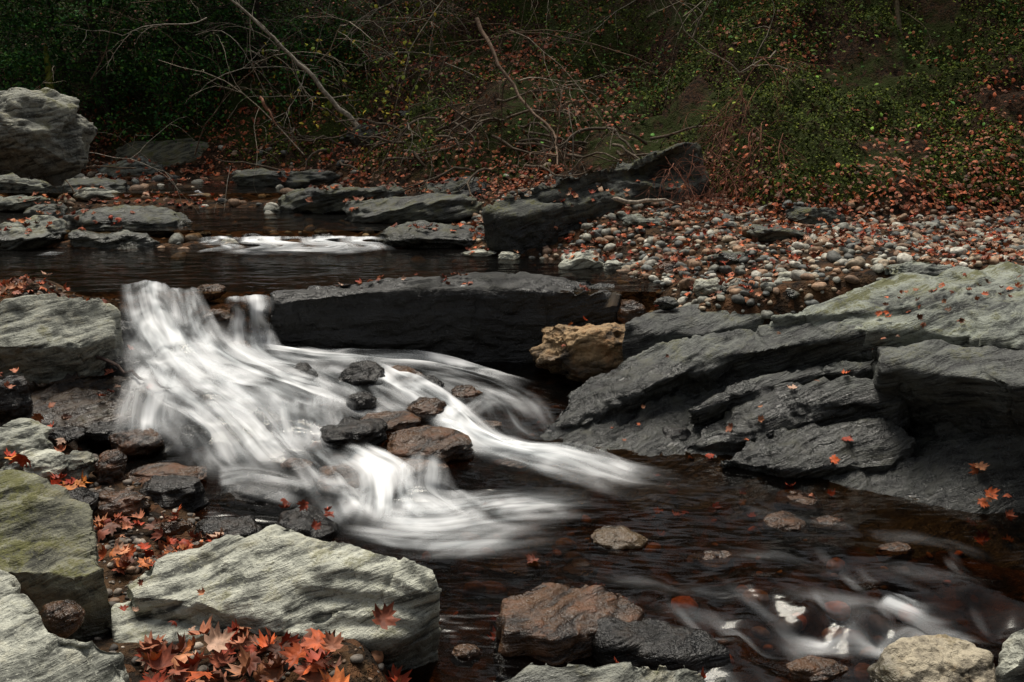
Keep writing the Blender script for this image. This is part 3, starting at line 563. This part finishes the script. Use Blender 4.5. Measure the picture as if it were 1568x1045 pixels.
v=N.vm('MULTIPLY',p,(1.,1.9,1.)); n1=N.noise(v,3.2,1,.5,.8); n2=N.noise(N.vm('MULTIPLY',p,(1.5,5.,1.)),5,1,.5)
bp=N.bump(N.math('ADD',n1,N.math('MULTIPLY',n2,.35)),.45,.03)
fr=N.n('ShaderNodeFresnel'); N.i(fr,'IOR',1.33); N.i(fr,'Normal',bp)
gl=N.n('ShaderNodeBsdfGlossy'); N.i(gl,'Roughness',.13); N.i(gl,'Normal',bp); N.i(gl,'Color',(.8,.8,.78,1))
tr=N.n('ShaderNodeBsdfTransparent'); N.i(tr,'Color',(.36,.25,.145,1))
mx=N.n('ShaderNodeMixShader'); N.i(mx,0,fr.outputs[0]); N.t.links.new(tr.outputs[0],mx.inputs[1]);N.t.links.new(gl.outputs[0],mx.inputs[2])
wm=N.fin(mx.outputs[0]); mk('stream_water',parts,[wm])
def cat(P,n):
    P=np.array(P,float); P=np.r_[[2*P[0]-P[1]],P,[2*P[-1]-P[-2]]]; m=len(P)-3; t=np.linspace(0,m-1e-6,n); i=t.astype(int); f=(t-i)[:,None]
    a,b,c,d=P[i],P[i+1],P[i+2],P[i+3]
    return .5*((2*b)+(c-a)*f+(2*a-5*b+4*c-d)*f*f+(3*b-a-3*c+d)*f**3)
Vs=[];Fs=[];UV=[];FO=[];off=0
for ri,(pts,foam,bl,endf,edge) in enumerate(RB):
    P=np.array([[*L(u,v,z),wd] for u,v,z,wd in pts]); n=70; nd=31; C=cat(P,n); c3=C[:,:3]; W=np.maximum(C[:,3],.01)
    d=np.gradient(c3,axis=0); s=np.r_[0,np.cumsum(np.linalg.norm(np.diff(c3,axis=0),axis=1))]
    h=d[:,:2]/(np.linalg.norm(d[:,:2],axis=1,keepdims=True)+1e-6)
    k=np.ones(9)/9; h=np.stack([np.convolve(np.pad(h[:,j],4,mode='edge'),k,'valid') for j in(0,1)],1); h/=np.linalg.norm(h,axis=1,keepdims=True)+1e-9
    cr=np.stack([h[:,1],-h[:,0]],1); e=np.linspace(-1,1,nd)
    G=np.zeros((n,nd,3)); G[:,:,:2]=c3[:,None,:2]+cr[:,None]*(e[None,:,None]*W[:,None,None]); G[:,:,2]=c3[:,None,2]
    q=np.stack(np.broadcast_arrays(s[:,None]*2.2,e[None]*W[:,None]*11,ri*7.7+0*s[:,None]),-1).reshape(-1,3)
    nz=(fbm(q,3,81)).reshape(n,nd)
    wr=WR(G[:,:,0].ravel(),G[:,:,1].ravel()).reshape(n,nd); low=P[:,2].max()<.03; hi=P[:,2].min()>.5
    if low: G[:,:,2]=wr+.012+.4*bl*(1-e[None]**2)+.004*nz
    elif hi: G[:,:,2]+=bl*(1-e[None]**2)+.004*nz
    else:
        G[:,:,2]+=bl*(1-e[None]**2)+.022*nz*min(1,foam+.2)+.004
        if foam<.6: G[:,:,2]=np.maximum(G[:,:,2],wr+.012)
    k=np.linspace(0,1,n); ef=sm(0,endf[0],k)*(1-sm(1-endf[1],1,k))
    a=foam*ef[:,None]*(1-np.abs(e[None])**edge)**1.0
    Vs.append(G.reshape(-1,3)); i=np.arange(n*nd).reshape(n,nd); Fs.append(np.stack([i[:-1,:-1],i[:-1,1:],i[1:,1:],i[1:,:-1]],-1).reshape(-1,4)+off); off+=n*nd
    UV.append(np.stack(np.broadcast_arrays(e[None]*W[:,None]+ri*3.1,s[:,None]+ri*1.7),-1).reshape(-1,2)); FO.append(a.ravel())
N=NT('silky_white_water'); uv=N.n('ShaderNodeUVMap',uv_map='UVMap').outputs[0]; fo=N.n('ShaderNodeAttribute',attribute_name='foam').outputs['Fac']
a=N.noise(N.vm('MULTIPLY',uv,(18.,1.3,1.)),1.,3,.5,.2); b=N.noise(N.vm('MULTIPLY',uv,(6.,3.0,1.)),1.,2,.5,.6)
st=N.math('ADD',N.math('MULTIPLY',a,.85),N.math('MULTIPLY',b,1.2))
al=N.math('MULTIPLY',fo,N.mr(st,.76,1.36,.16,1.25,False)); al=N.mr(al,0.,1.2,0.,.94)
df=N.prin(N.mix(N.mr(b,.3,.65),(.66,.70,.72),(.88,.89,.9)),.7,None,.1); tr=N.n('ShaderNodeBsdfTransparent'); mx=N.n('ShaderNodeMixShader'); N.i(mx,0,al)
N.t.links.new(tr.outputs[0],mx.inputs[1]);N.t.links.new(df,mx.inputs[2])
ww=N.fin(mx.outputs[0])
mk('white_water_cascade',[(np.concatenate(Vs),np.concatenate(Fs),None,0)],[ww],True,np.concatenate(UV),np.concatenate(FO))
# ---------------- light, camera ----------------
W=bpy.data.worlds.new('World'); S.world=W; W.use_nodes=True; nt=W.node_tree; bg=nt.nodes['Background']
sky=nt.nodes.new('ShaderNodeTexSky'); sky.sky_type='NISHITA'; sky.sun_disc=False; sky.sun_elevation=math.radians(66); sky.sun_rotation=math.radians(-20); sky.dust_density=4; sky.air_density=1.2
hs=nt.nodes.new('ShaderNodeHueSaturation'); hs.inputs['Saturation'].default_value=.3; hs.inputs['Value'].default_value=1.0
nt.links.new(sky.outputs[0],hs.inputs['Color']); nt.links.new(hs.outputs[0],bg.inputs[0]); bg.inputs[1].default_value=.115
sd=bpy.data.lights.new('sun','SUN'); sd.energy=4.4; sd.angle=math.radians(26); sd.color=(1,.94,.83); so=bpy.data.objects.new('sun',sd); S.collection.objects.link(so)
el,az=math.radians(66),math.radians(-20); dv=Vector((math.sin(az)*math.cos(el),math.cos(az)*math.cos(el),math.sin(el))); so.rotation_euler=dv.to_track_quat('Z','Y').to_euler()
cd=bpy.data.cameras.new('camera'); cd.lens=35; cd.sensor_width=36; cd.clip_end=1000; co=bpy.data.objects.new('camera',cd); co.location=(0,0,CH); co.rotation_euler=(math.radians(75),0,0); S.collection.objects.link(co); S.camera=co
